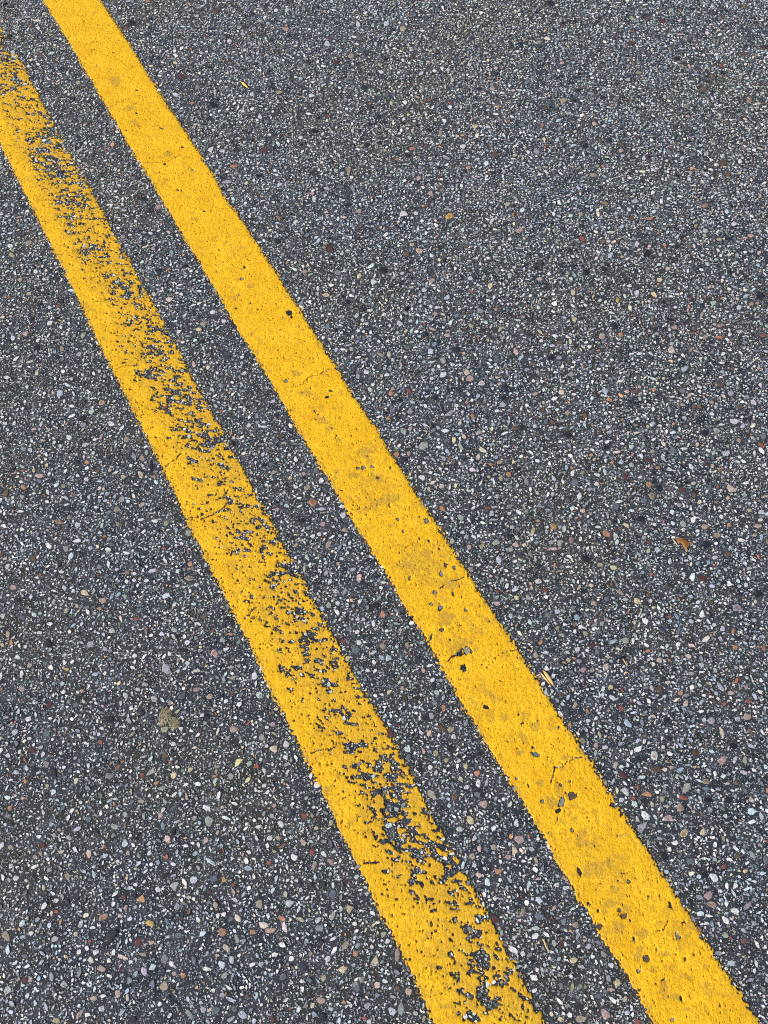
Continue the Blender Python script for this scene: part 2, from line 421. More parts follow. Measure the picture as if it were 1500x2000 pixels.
def line_field(s0, s1, cell, fl, fr, worn, detail=True):
    tc = np.array([fl(np.array([0.5]))[0], fr(np.array([0.5]))[0]])
    s = np.arange(s0, s1 + cell * 0.5, cell)
    t = np.arange(tc[0] - 0.016, tc[1] + 0.016, cell)
    S_, T_ = np.meshgrid(s, t, indexing='ij')
    X, Y = from_st(S_, T_)
    tl, tr = fl(s)[:, None], fr(s)[:, None]
    u = (T_ - tl) / (tr - tl)
    # ragged edge, in millimetres of distance to the edge
    n_hi = vnoise(X * 480, Y * 480, 3)
    n_md = fbm(X * 170, Y * 170, 5, 3)
    n_fr = fbm(X * 300, Y * 300, 6, 2)
    E = np.minimum(T_ - tl, tr - T_) * 1000 + 2.3 * n_md + 2.4 * n_fr + 2.4 * n_hi + 0.1
    edge_thin = 0.75 * sstep(7.0, 0.2, E) * sstep(-0.5, 0.35, n_fr + 0.6 * n_md)
    # overspray: dots of paint on the stones just outside the edge
    dist = -np.minimum(T_ - tl, tr - T_) * 1000
    spray = (0.62 * vnoise(X * 560, Y * 560, 15) + 0.5 * vnoise(X * 300, Y * 300, 16) - 0.16 - 0.085 * np.maximum(dist, 0)) * 3
    E = np.maximum(E, np.where(dist < 7, spray, -5))
    F = E
    thin = 0.75 * sstep(0.45, 0.75, fbm(X * 70, Y * 70, 12, 3) + 0.5 * sstep(7, 1, E))
    thin = np.maximum(thin, edge_thin)
    pit = vnoise(X * 300, Y * 300, 8) * 0.62 + vnoise(X * 620, Y * 620, 9) * 0.38
    if detail:
        F = np.minimum(F, (0.72 - pit) * 9)                      # small pits everywhere
    # the direction wear runs: roughly across the picture
    w1 = fbm(X * 75 + Y * 30, Y * 165, 21, 4, 0.62)
    if worn:
        along = 0.5 + 0.5 * fbm(S_ * 9, T_ * 4, 40, 2)
        wear = 0.30 * sstep(0.0, 0.35, u) + (0.04 + 0.30 * along) * sstep(0.12, 0.50, u) - 0.05
        if detail:
            for r in rows(WEAR_L):
                x, y, rx, ry, a = map(float, r)
                q = ell_q(S_, T_, ellipse_frame(x, y, rx * 1.15, ry * 1.15, 0), 2.0)
                if q:
                    wear[q[0]] += a * 0.60 * np.exp(-q[1] ** 2 * 1.1)
        w2 = fbm(X * 150 + Y * 50, Y * 200, 23, 2, 0.5)
        F = np.minimum(F, (0.80 - wear - (w1 * 0.72 + 0.48 * w2 + 0.18 * pit)) * 7 - 0.6)
        # many small chips, singly and in groups, over all but the left margin
        chip = vnoise(X * 190 + 5, Y * 230, 71) * 0.6 + vnoise(X * 380, Y * 430, 72) * 0.4
        lim = 0.70 - 0.28 * sstep(0.15, 0.5, u) * np.clip(0.5 + 0.9 * fbm(S_ * 22, T_ * 22, 73, 2), 0, 1.2) + 0.10 * sstep(0.85, 1.0, u)
        F = np.minimum(F, (lim - chip) * 6)
        thin = np.maximum(thin, sstep(0.22, 0.80, wear + 0.45 * w1 + 0.15) * 0.7)
        thin = np.maximum(thin, 0.75 * sstep(1.8, 0.1, F) * sstep(-0.6, 0.2, n_md))      # grimy, rubbed rims of the chips
        cracks, holes, stains = CRACKS_L, '', ''
    else:
        F = np.minimum(F, (0.86 - w1 + 0.10 * (S_ - 0.2)) * 8)
        cracks, holes, stains = CRACKS_R, HOLES_R, STAINS_R
        # scuffed, thinner paint, more of it towards the near end
        sc1 = fbm(X * 110, Y * 110, 61, 3) + 0.5 * fbm(X * 22, Y * 22, 62, 2) - 0.25 * (S_ - 0.3)
        thin = np.maximum(thin, 0.5 * sstep(0.42, 0.50, sc1))
        if detail:                                                # rubbed, dirty stretch by the cracks
            for (x, y, rx, ry, a) in ((835, 1110, 75, 62, .85), (890, 1250, 60, 40, .7), (735, 950, 60, 50, .6), (1175, 1690, 70, 60, .55)):
                q = ell_q(S_, T_, ellipse_frame(x, y, rx, ry, 0), 1.6)
                if q:
                    dirt = fbm(X[q[0]] * 160, Y[q[0]] * 160, 64, 3) + 0.75 * np.exp(-1.5 * q[1] ** 2) - 0.35
                    thin[q[0]] = np.maximum(thin[q[0]], a * 0.7 * sstep(0.0, 0.35, dirt))
    if detail:
        for k, r in enumerate(rows(holes)):
            x, y, rx, ry, a = map(float, r[:5])
            q = ell_q(S_, T_, ellipse_frame(x, y, rx * (0.9 if r[5] != '-' else 0.78), ry * (0.9 if r[5] != '-' else 0.78), a))
            if q:
                F[q[0]] = np.minimum(F[q[0]], (q[1] - 1.0 + 0.60 * n_md[q[0]] + 0.25 * n_hi[q[0]]) * min(rx, ry) * 0.8)
        for r in rows(stains):
            x, y, rx, ry, a = map(float, r)
            q = ell_q(S_, T_, ellipse_frame(x, y, rx, ry, a))
            if q:
                thin[q[0]] = np.maximum(thin[q[0]], 0.80 * sstep(1.08, 0.96, q[1] + 0.75 * n_md[q[0]] + 0.2 * n_fr[q[0]]))
        for pts, w in cracks:
            st = [px_st(*p) for p in pts]
            a = np.array(st)
            i0, i1 = np.searchsorted(s, [a[:, 0].min() - 0.02, a[:, 0].max() + 0.02])
            sl = slice(i0, i1)
            if i1 - i0 < 2:
                continue
            d = seg_dist(S_[sl] + 0.0022 * n_md[sl], T_[sl] + 0.0022 * vnoise(X[sl] * 150, Y[sl] * 150, 77), st)
            half = max(w * 0.36, 0.55) * (0.75 + 0.5 * vnoise(X[sl] * 90, Y[sl] * 90, 78))
            F[sl] = np.minimum(F[sl], (d * 1000 - half) * 1.5)
    # height of the film: it follows the stones beneath, thin towards its edges
    lump = np.abs(vnoise(X * 210, Y * 210, 51)) * 0.6 + np.abs(vnoise(X * 120, Y * 120, 52))
    bump = 0.42 * (0.6 - lump) + 0.20 * n_fr + 0.08 * n_hi
    Z = (1.75 + bump - 0.30 * thin + 0.25 * sstep(0, 4, F)) * 0.001
    F = np.where(np.isfinite(F), F, -1)
    F[0, :] = F[-1, :] = -1
    F[:, 0] = F[:, -1] = -1
    return dict(s=s, t=t, X=X, Y=Y, F=F, Z=Z, thin=np.clip(thin, 0, 1))

MS = {1: [(0, 4, 7)], 2: [(4, 1, 5)], 3: [(0, 1, 5), (0, 5, 7)], 4: [(5, 2, 6)], 5: [(0, 4, 7), (5, 2, 6)],
      6: [(4, 1, 2), (4, 2, 6)], 7: [(0, 1, 2), (0, 2, 6), (0, 6, 7)], 8: [(7, 6, 3)], 9: [(0, 4, 6), (0, 6, 3)],
      10: [(4, 1, 5), (7, 6, 3)], 11: [(0, 1, 5), (0, 5, 6), (0, 6, 3)], 12: [(7, 5, 2), (7, 2, 3)],
      13: [(0, 4, 5), (0, 5, 2), (0, 2, 3)], 14: [(4, 1, 2), (4, 2, 3), (4, 3, 7)], 15: [(0, 1, 2), (0, 2, 3)]}

def film_mesh(g, cellmask=None):
    """marching squares over the field F > 0; outline vertices go down to the road so the film has an edge"""
    F = g['F']
    n, m = F.shape
    I = F > 0
    def edge(Fa, Fb):
        d = Fa - Fb
        return np.clip(Fa / np.where(np.abs(d) < 1e-9, 1e-9, d), 0.02, 0.98)
    X, Y, Z, TH = g['X'], g['Y'], g['Z'], g['thin']
    V = [np.stack([X, Y, Z], -1).reshape(-1, 3)]
    th = [TH.ravel()]
    qa = edge(F[:-1, :], F[1:, :])
    qb = edge(F[:, :-1], F[:, 1:])
    low = 0.0001
    V.append(np.stack([X[:-1] + qa * (X[1:] - X[:-1]), Y[:-1] + qa * (Y[1:] - Y[:-1]), np.full(qa.shape, low)], -1).reshape(-1, 3))
    th.append(np.maximum(TH[:-1], TH[1:]).ravel())
    V.append(np.stack([X[:, :-1] + qb * (X[:, 1:] - X[:, :-1]), Y[:, :-1] + qb * (Y[:, 1:] - Y[:, :-1]), np.full(qb.shape, low)], -1).reshape(-1, 3))
    th.append(np.maximum(TH[:, :-1], TH[:, 1:]).ravel())
    V, th = np.concatenate(V), np.concatenate(th)
    oa, ob = n * m, n * m + (n - 1) * m
    code = (I[:-1, :-1] * 1 + I[1:, :-1] * 2 + I[1:, 1:] * 4 + I[:-1, 1:] * 8)
    if cellmask is not None:
        code = np.where(cellmask, code, 0)
    T = []
    for c, tris in MS.items():
        i, j = np.nonzero(code == c)
        if not len(i):
            continue
        pt = [i * m + j, (i + 1) * m + j, (i + 1) * m + j + 1, i * m + j + 1,
              oa + i * m + j, ob + (i + 1) * (m - 1) + j, oa + i * m + j + 1, ob + i * (m - 1) + j]
        for tr in tris:
            T.append(np.stack([pt[k] for k in tr], 1))
    T = np.concatenate(T)
    # (s,t) runs left-handed against (x,y): turn the faces up
    T = T[:, ::-1]
    used, inv = np.unique(T.ravel(), return_inverse=True)
    return V[used], inv.reshape(-1, 3), th[used]

def components(I):
    """labels of connected cells (4-neighbours), plain flood fill"""
    n, m = I.shape
    lab = np.zeros(n * m, np.int32)
    flat = I.ravel()
    cur, sizes = 0, [0]
    for st in np.nonzero(flat)[0]:
        if lab[st]:
            continue
        cur += 1
        lab[st] = cur
        stack, cnt = [int(st)], 0
        while stack:
            k = stack.pop()
            cnt += 1
            j = k % m
            if j > 0 and flat[k - 1] and not lab[k - 1]:
                lab[k - 1] = cur; stack.append(k - 1)
            if j < m - 1 and flat[k + 1] and not lab[k + 1]:
                lab[k + 1] = cur; stack.append(k + 1)
            if k >= m and flat[k - m] and not lab[k - m]:
                lab[k - m] = cur; stack.append(k - m)
            if k < (n - 1) * m and flat[k + m] and not lab[k + m]:
                lab[k + m] = cur; stack.append(k + m)
        sizes.append(cnt)
    return lab.reshape(n, m), np.array(sizes)

CELL = 0.00114
fields = []
def build_line(fl, fr, worn, label):
    # the stretch the photo can see, and a little more, gets the fine film
    s0, s1 = (px_st(843, 1996)[0] - 0.16, px_st(0, 60)[0] + 0.12) if worn else (px_st(1277, 1996)[0] - 0.16, px_st(197, 0)[0] + 0.12)
    g = line_field(s0, s1, CELL, fl, fr, worn)
    fields.append(g)
    I = g['F'] > 0
    cells = I[:-1, :-1] | I[1:, :-1] | I[1:, 1:] | I[:-1, 1:]
    lab, sizes = components(cells)
    main = sizes > 2500
    flake_ids = [k for k in range(1, len(sizes)) if 55 < sizes[k] <= 2500]
    flake = np.zeros(len(sizes), bool)
    flake[flake_ids] = True
    V, T, th = film_mesh(g, ~flake[lab])
    parts = [(V, T, th)]
    # the line runs on, with less and less detail; each stretch tucks under the finer one
    for (a, b, cell, low) in ((s0 - 0.6, s0 + 0.008, 0.002, 0.0003), (s1 - 0.008, s1 + 0.7, 0.002, 0.0003),
                              (s0 - 4.0, s0 - 0.588, 0.006, 0.0005), (s1 + 0.688, s1 + 7.0, 0.006, 0.0005)):
        gg = line_field(a, b, cell, fl, fr, worn, detail=cell < 0.003)
        gg['Z'] = gg['Z'] - low
        parts.append(film_mesh(gg))
    off, VV, TT, HH = 0, [], [], []
    for v, t, h in parts:
        VV.append(v); TT.append(t + off); HH.append(h); off += len(v)
    me = mesh_from('yellow_line', np.concatenate(VV), np.concatenate(TT), smooth=True, mat=M_paint, extra={'thin': np.concatenate(HH)})
    o = tag(link('yellow_line', me), label, 'road line', 'double yellow centre line')
    for k in sorted(flake_ids, key=lambda q: -sizes[q])[:120]:
        i, j = np.nonzero(lab == k)
        i0, i1, j0, j1 = i.min(), i.max() + 2, j.min(), j.max() + 2
        sub = {q: g[q][i0:i1, j0:j1] for q in ('X', 'Y', 'F', 'Z', 'thin')}
        v, t, h = film_mesh(sub, (lab == k)[i0:i1 - 1, j0:j1 - 1])
        fm = mesh_from('paint_flake', v, t, smooth=True, mat=M_paint, extra={'thin': h})
        link('paint_flake', fm, o)
    return o

build_line(edge_fn(EDGE_LL), edge_fn(EDGE_LR), True, 'worn yellow painted line, the left of the two, flaked away along its right side')
build_line(edge_fn(EDGE_RL), edge_fn(EDGE_RR), False, 'mostly whole yellow painted line, the right of the two, with a few fine cracks')

def paint_at(x, y):
    """largest paint field value at ground points (positive = under paint)"""
    s, t = to_st(x, y)
    out = np.full(np.shape(x), -9.0)
    for g in fields:
        i = np.round((s - g['s'][0]) / CELL).astype(int)
        j = np.round((t - g['t'][0]) / CELL).astype(int)
        ok = (i >= 0) & (i < len(g['s'])) & (j >= 0) & (j < len(g['t']))
        v = np.full(np.shape(x), -9.0)
        v[ok] = g['F'][i[ok], j[ok]]
        # beyond the fine stretch
        outs = ((s < g['s'][0]) | (s > g['s'][-1])) & (t > g['t'][0] + 0.014) & (t < g['t'][-1] - 0.014)
        v[outs] = 5.0
        out = np.maximum(out, v)
    return out

# ------------------------------------------------------------------ stones
PAL = {'W': (.66, .69, .73), 'L': (.50, .57, .63), 'G': (.225, .24, .265), 'B': (.13, .165, .20), 'D': (.018, .022, .032), 'P': (.47, .335, .31),
       'O': (.50, .25, .13), 'R': (.29, .085, .06), 'M': (.13, .04, .035), 'N': (.15, .095, .062), 'T': (.38, .325, .235), 'Y': (.60, .52, .32),
       'E': (.34, .385, .33), 'V': (.34, .345, .385), 'K': (.60, .49, .41), 'X': (.55, .36, .09), 'H': (.40, .425, .45)}

# stones that stand out in the photograph: x y w h [angle] colour, measured on enlarged tiles
# (three times the photo's pixels; tile origin in photo pixels first); * = stained core
TILES = {
(0, 0): """395 430 30 24 W;75 305 36 34 L;1070 450 42 34 M;1375 973 60 24 O;1237 875 28 42 60 W;1265 65 55 20 N;290 1895 52 28 -30 W;150 1955 46 30 P;75 1985 40 40 W
1190 1895 42 30 T;1165 1930 40 30 Y;1245 1830 40 30 W;1310 1880 35 30 W;290 1800 40 25 30 W;170 1420 46 30 T;210 1590 30 30 W;325 1545 30 30 W;900 1455 30 32 P;1255 615 60 36 25 D
1345 240 42 22 20 W;1235 425 30 25 W;1025 555 42 25 20 W;775 135 42 40 D;1330 1065 60 25 H;1475 550 35 30 L;1160 515 40 30 G;925 1215 35 35 P;720 1385 35 30 T;1300 885 52 25 L
540 1000 30 22 Y;205 690 55 38 P;35 1200 35 30 L;690 740 30 24 W;470 700 36 30 G;60 1440 35 28 W;250 1700 30 26 W;120 1640 30 30 P;1420 200 34 24 H;1140 820 34 28 H;860 1640 30 26 T
""",
(500, 0): """415 255 46 34 L;600 145 34 34 W;685 150 28 36 L;765 140 42 30 L;860 170 46 40 T;175 170 36 30 P;728 380 42 28 20 T;733 422 42 28 35 W;470 365 42 30 M;875 600 36 30 W;793 605 25 30 Y
1250 378 30 25 W;1092 400 30 25 W;1128 408 28 25 L;260 460 30 25 L;135 540 42 28 T;325 560 46 25 W;640 515 46 28 D;1305 520 36 22 D;430 683 24 28 R;720 683 30 30 D;25 685 30 36 W
345 768 62 26 D;390 785 25 25 W;260 805 32 25 W;1285 740 42 25 Y;1015 585 25 22 R;890 910 36 34 D;1115 925 70 28 25 H;915 870 36 25 O;50 885 36 34 M;545 1005 34 58 T;680 975 30 25 W
1350 955 34 40 W;1245 980 36 25 O;955 1045 36 36 P;1025 1130 36 42 P;865 1253 60 38 15 W;935 1250 36 25 W;1130 1265 62 34 X*;605 1240 40 36 P;340 1165 36 36 W;1215 860 34 30 W
20 1030 46 28 D;130 1415 46 40 D;440 1460 46 46 M;915 1435 42 30 K*;955 1470 52 40 15 K*;885 1490 42 40 N;1030 1500 34 30 W;750 1585 58 40 D;690 1655 42 40 L;605 1615 36 36 Y
480 1595 50 36 G;985 1700 42 30 L;965 1765 42 26 -45 L;540 1770 46 40 D;410 1730 42 40 Y;1255 1630 30 30 W;1125 1965 42 40 K;840 1895 42 36 L;1030 1645 42 36 P;1050 1840 36 30 P
1410 1585 36 42 B;1485 1615 36 42 L;285 1590 36 25 P;1405 1810 25 25 O;1190 1775 42 36 B;1000 1205 20 20 R;1260 1910 36 42 T;1025 1795 30 25 W;1385 515 30 36 P;1400 905 42 40 N
700 255 22 26 W;120 60 34 22 W;180 60 30 30 L;640 75 30 20 W;560 330 40 40 T;970 430 30 30 L;1140 630 34 26 W;900 810 40 22 40 L;1080 780 24 36 T;230 1300 34 30 W;1340 1320 30 24 W;590 1850 34 28 L
""",
(1000, 0): """880 125 36 30 M;930 60 42 30 H;295 370 36 25 P;742 425 42 24 T;680 468 42 28 30 H;610 580 46 30 G;1120 525 46 36 N;305 590 46 42 T;670 658 25 24 W;1030 680 36 28 P;480 725 36 36 P
540 735 30 22 W;145 890 42 40 V;637 882 38 38 P;773 930 28 32 W;1338 945 36 25 60 W;995 925 32 25 W;500 972 36 26 T;535 972 25 25 O;480 1025 60 36 T;1240 955 42 50 N;1265 1020 30 60 N
720 1180 52 30 H;1260 1240 46 36 25 L;1300 1313 46 34 W;1135 1352 46 28 L;60 1232 42 38 W;345 1265 36 30 W;400 1255 30 30 T;205 1255 25 30 Y;440 1210 32 22 W;580 1363 46 24 W;45 1353 46 36 P
410 1398 42 28 20 R;1075 1325 30 30 T;578 1493 42 38 L;795 1485 50 46 D;895 1437 25 25 O;735 1428 36 30 W;175 1475 42 20 W;870 1490 30 28 W;1145 1545 36 28 40 W;1400 1380 46 25 P
1320 1495 36 30 V;165 1635 42 30 P;435 1595 46 40 D;145 1570 36 30 D;915 1575 36 30 K;865 1640 36 30 Y;690 1675 36 28 W;1180 1775 46 38 L;835 1728 46 30 25 Y;620 1760 28 40 X;357 1715 30 42 Y
730 1715 36 36 W;1330 1800 36 36 L;1112 1843 28 42 E;1405 1780 42 30 O;1440 1775 25 25 P;365 1875 46 40 30 Y;605 1910 46 42 D;530 1970 52 46 T;1135 1975 42 30 T;1275 1960 36 36 W
955 1920 36 36 P;65 1860 36 25 P;1460 1735 62 50 D;955 1800 30 25 W;160 1940 62 20 35 Y;635 1960 36 30 O;1475 1965 42 25 R;1215 1400 50 30 T;700 1280 30 30 N;810 1280 36 25 O
220 20 60 34 D;970 345 40 30 D;700 255 34 30 M;430 850 40 40 D;60 730 40 40 B;1060 905 60 30 B;1140 900 40 30 V;860 280 30 20 H;1390 595 36 24 T;1200 320 30 24 W;540 180 24 30 W
""",
(0, 667): """95 35 30 25 W;465 75 42 42 V;365 40 30 46 T;220 35 42 42 D;40 210 42 25 W;395 255 46 20 20 W;350 305 50 42 L;290 315 25 25 P;235 370 25 30 W;595 358 50 40 Y*;655 483 52 30 20 W;30 480 36 34 W
490 485 42 36 V;405 560 36 36 W;745 575 36 36 T;860 650 30 46 E;755 640 42 36 B;140 630 42 34 V;175 635 30 30 W;785 670 36 36 V;830 685 36 42 T;455 705 42 30 D;510 710 36 30 O;200 757 25 28 Y
235 785 50 30 P;135 853 46 38 O;825 780 62 40 60 K*;905 795 25 25 O;505 810 36 28 W;370 850 30 25 T;280 880 46 24 65 W;262 903 25 25 R;310 810 42 30 D;130 910 36 36 E;710 925 46 40 V
120 995 46 20 -15 W;825 1045 42 25 -20 W;455 1075 42 30 W;690 1070 36 36 T;740 1065 25 25 P;975 1065 42 40 Y;130 1100 36 25 W;455 1167 56 30 -10 W;893 1155 30 30 E;600 1080 36 22 -60 L
390 1215 46 36 V;160 1330 25 20 W;45 1315 40 28 -60 W;685 1335 36 28 W;1040 1345 30 30 W;1110 1385 66 40 T*;1115 1300 42 36 O;745 1410 30 28 W;860 1400 42 30 W;380 1445 36 42 W;230 1410 20 30 W
80 1440 46 30 P;490 1472 60 46 Y;1150 1425 30 36 W;1040 1430 36 25 W;605 1515 56 42 P;735 1495 36 46 V;585 1565 30 25 O;450 1550 25 25 P;200 1600 46 30 30 W;800 1625 36 36 R;15 1612 42 40 L
125 1615 52 42 B;290 1655 42 36 W;655 1695 50 38 60 H;1020 1690 56 42 30 H;1300 1750 42 42 H;1245 1695 25 25 R;1195 1615 42 36 N;1350 1715 30 25 O;45 1715 36 46 T;530 1775 52 50 H;615 1800 30 36 H
820 1780 25 25 W;150 1790 30 30 W;285 1770 46 52 D;1095 1765 42 34 W;950 1715 36 25 W;790 1840 36 30 W;1255 1830 60 46 40 P*;105 1850 42 42 W;175 1895 46 42 P;265 1885 42 36 B;390 1920 36 25 X
615 1945 25 30 W;970 1920 82 56 50 V;860 1930 40 20 80 V;1365 1970 42 25 T;1490 1960 42 60 W;1100 1120 42 42 E;560 970 26 20 W;450 1000 30 24 H;190 1270 40 36 N;310 300 26 24 K;105 1520 40 32 D
""",
(500, 667): """645 178 42 36 W;600 205 30 42 V;780 75 42 28 60 K;800 108 30 25 W;890 35 36 36 B;470 50 30 36 L;670 285 44 26 50 W;905 410 56 40 V;775 450 42 36 O;865 525 60 42 20 E;905 510 30 36 P
985 610 72 52 -20 E;1200 615 52 26 65 E;1100 195 52 34 -20 W;1030 215 36 25 W;1235 180 36 42 K;1255 215 60 42 P;1320 245 50 46 W*;1025 60 42 46 L;1175 50 46 42 D;1095 110 52 42 40 E
1410 105 36 46 B;1175 375 42 30 W;1330 180 25 36 B;820 150 25 25 G;800 275 30 25 P;790 305 28 28 O;895 290 36 30 R;1445 370 42 36 V;1415 405 36 22 W;1130 425 56 30 -30 V;1110 525 46 30 W
1160 575 30 46 Y;1115 580 36 42 B;1270 440 42 24 70 O;990 490 42 20 30 W;1070 573 25 20 W;985 710 36 28 W;955 735 30 30 E;825 660 42 36 O;870 690 46 36 D;895 655 30 30 P;975 800 50 42 30 W
1090 845 42 36 K;1270 750 46 30 W;1200 1030 46 36 E;1090 975 52 38 50 O;1360 975 62 22 R;1150 1170 42 46 E;1115 1205 46 22 V;1250 1205 36 30 P;1325 1200 36 42 T;1405 1180 52 42 E
1420 1280 64 36 45 L;1480 775 42 36 O;1435 800 25 36 T;1365 790 30 25 Y;335 940 56 52 O*;300 855 46 42 T*;200 800 30 30 Y;390 1070 42 42 P;510 1022 46 32 -60 W;505 965 36 30 W;165 595 46 20 T
105 765 42 36 T;125 690 30 28 W;60 840 25 25 W;100 350 30 36 L;150 550 30 25 N;120 985 42 25 P;150 1055 20 25 W;370 1130 36 30 W;230 1195 36 28 -30 T;300 1265 44 24 50 W;480 1300 30 25 T
795 1420 56 40 N;520 1105 42 34 45 T;430 1545 36 42 E;740 1600 36 42 O;595 1625 25 25 W;580 1810 62 52 B;600 1760 36 36 W;740 1785 50 38 40 T;885 1775 44 32 50 T;850 1690 25 25 P;535 1860 30 36 Y
980 1930 30 30 P;1410 1535 46 36 P;1490 1610 30 42 L;1485 1740 46 24 50 W;560 45 30 24 H;1050 330 34 34 D;1450 330 40 36 D;1220 690 36 30 D;700 1550 50 40 D;470 700 30 30 E;85 720 34 30 B;1240 1640 30 40 L
""",
(1000, 667): """935 52 42 46 K;1010 160 52 36 -25 L;295 298 42 36 K;235 25 42 25 L;455 30 30 25 W;345 190 42 36 V;150 180 30 42 E;225 95 42 36 D;675 295 36 30 K*;715 290 52 30 N;830 285 30 25 O;1040 315 25 25 K
1100 265 42 22 40 W;1225 250 52 30 N;1290 158 25 20 R;1280 305 46 36 V;1415 358 46 36 30 W;1330 385 52 25 N;1455 255 25 30 W;1300 470 58 46 20 W;1350 495 36 38 L;1200 520 58 40 E;1130 535 52 42 D
1170 425 36 28 W;920 400 46 25 70 V;825 485 46 34 -60 L;560 500 36 30 W;570 530 42 26 -10 L;430 435 30 30 R;645 458 28 22 O;515 527 25 22 R;325 420 46 36 T;238 475 20 25 R;200 470 36 36 B;60 500 42 52 D
20 510 42 36 N;325 545 52 42 D;295 465 36 22 E;1000 370 42 22 T;890 215 25 22 Y;1170 355 36 22 T;545 765 56 25 75 L;500 780 42 24 20 W;465 665 36 28 O;590 708 25 30 O;640 705 36 30 L;805 697 36 36 M
1460 603 52 38 25 R;945 635 42 52 B;820 645 30 25 T;1010 628 46 22 W;1255 655 60 46 L;1050 735 48 26 50 W;925 750 60 20 20 W;855 738 36 25 O;350 740 25 22 O;370 825 52 46 B;415 765 25 30 T;495 833 36 32 W
530 832 36 16 O;800 835 42 34 30 O;865 855 52 46 D;1060 830 42 28 -20 K;1160 855 36 36 B;1205 853 25 25 R;1280 862 58 56 K;1140 880 25 25 W;820 905 52 40 60 T*;855 905 25 30 V;680 890 30 30 E
775 930 46 36 B;395 905 46 42 W;1065 900 42 46 N;415 990 46 32 K;355 975 36 30 W;560 1010 25 36 V;705 990 36 28 W;610 970 42 46 B;750 1040 62 46 D;1265 915 25 30 K;1000 1065 54 40 30 H
1085 1108 36 22 W;1130 1085 58 46 10 T;1200 1137 46 38 T;1440 1083 56 26 K*;1270 1075 36 30 O;1420 1135 30 30 T;245 1083 40 46 X;155 1050 25 25 O;125 1105 28 52 Y*;305 1095 25 52 L;550 1130 62 44 20 O
605 1140 42 46 W*;350 1163 38 38 P*;610 1100 30 30 M;25 1190 46 36 P;245 1215 82 24 10 P;280 1180 42 42 E;855 1220 36 36 L;1190 1265 46 40 W;1045 1270 42 24 50 W;1140 1190 52 46 D;515 1308 46 42 T
595 1325 46 30 Y;250 1310 25 36 O;435 1275 62 52 D;155 1405 56 52 W*;20 1450 42 40 L;25 1500 42 30 Y;95 1500 46 28 60 E;195 1455 30 36 R;905 1430 25 36 N;1115 1385 42 42 M;750 1405 30 25 T;465 1430 36 36 K
480 1530 52 32 30 P;730 1520 56 36 20 Y;555 1510 42 36 B;1315 1562 72 50 15 V*;1440 1480 52 52 D;1165 1530 36 28 N;265 1583 46 28 L;1235 1680 42 36 L;925 1613 28 22 R;525 1650 36 28 E;295 1718 46 25 E
430 1710 46 36 60 T;665 1750 52 46 40 E;815 1728 30 22 W;720 1645 30 25 K;910 1783 25 30 W;1220 1740 36 28 W;1305 1790 46 40 O;165 1765 42 30 O;470 1780 42 30 M;865 1865 36 36 K;820 1860 38 20 25 W
1110 1895 46 28 25 L;1050 1948 42 25 V;500 1820 42 52 B;140 1840 36 42 T;415 1925 52 36 P;1420 650 22 40 W;665 790 44 40 M;560 620 44 34 D;1460 1000 46 34 L;980 960 30 26 V;800 1175 34 22 R;1390 990 40 30 T
""",
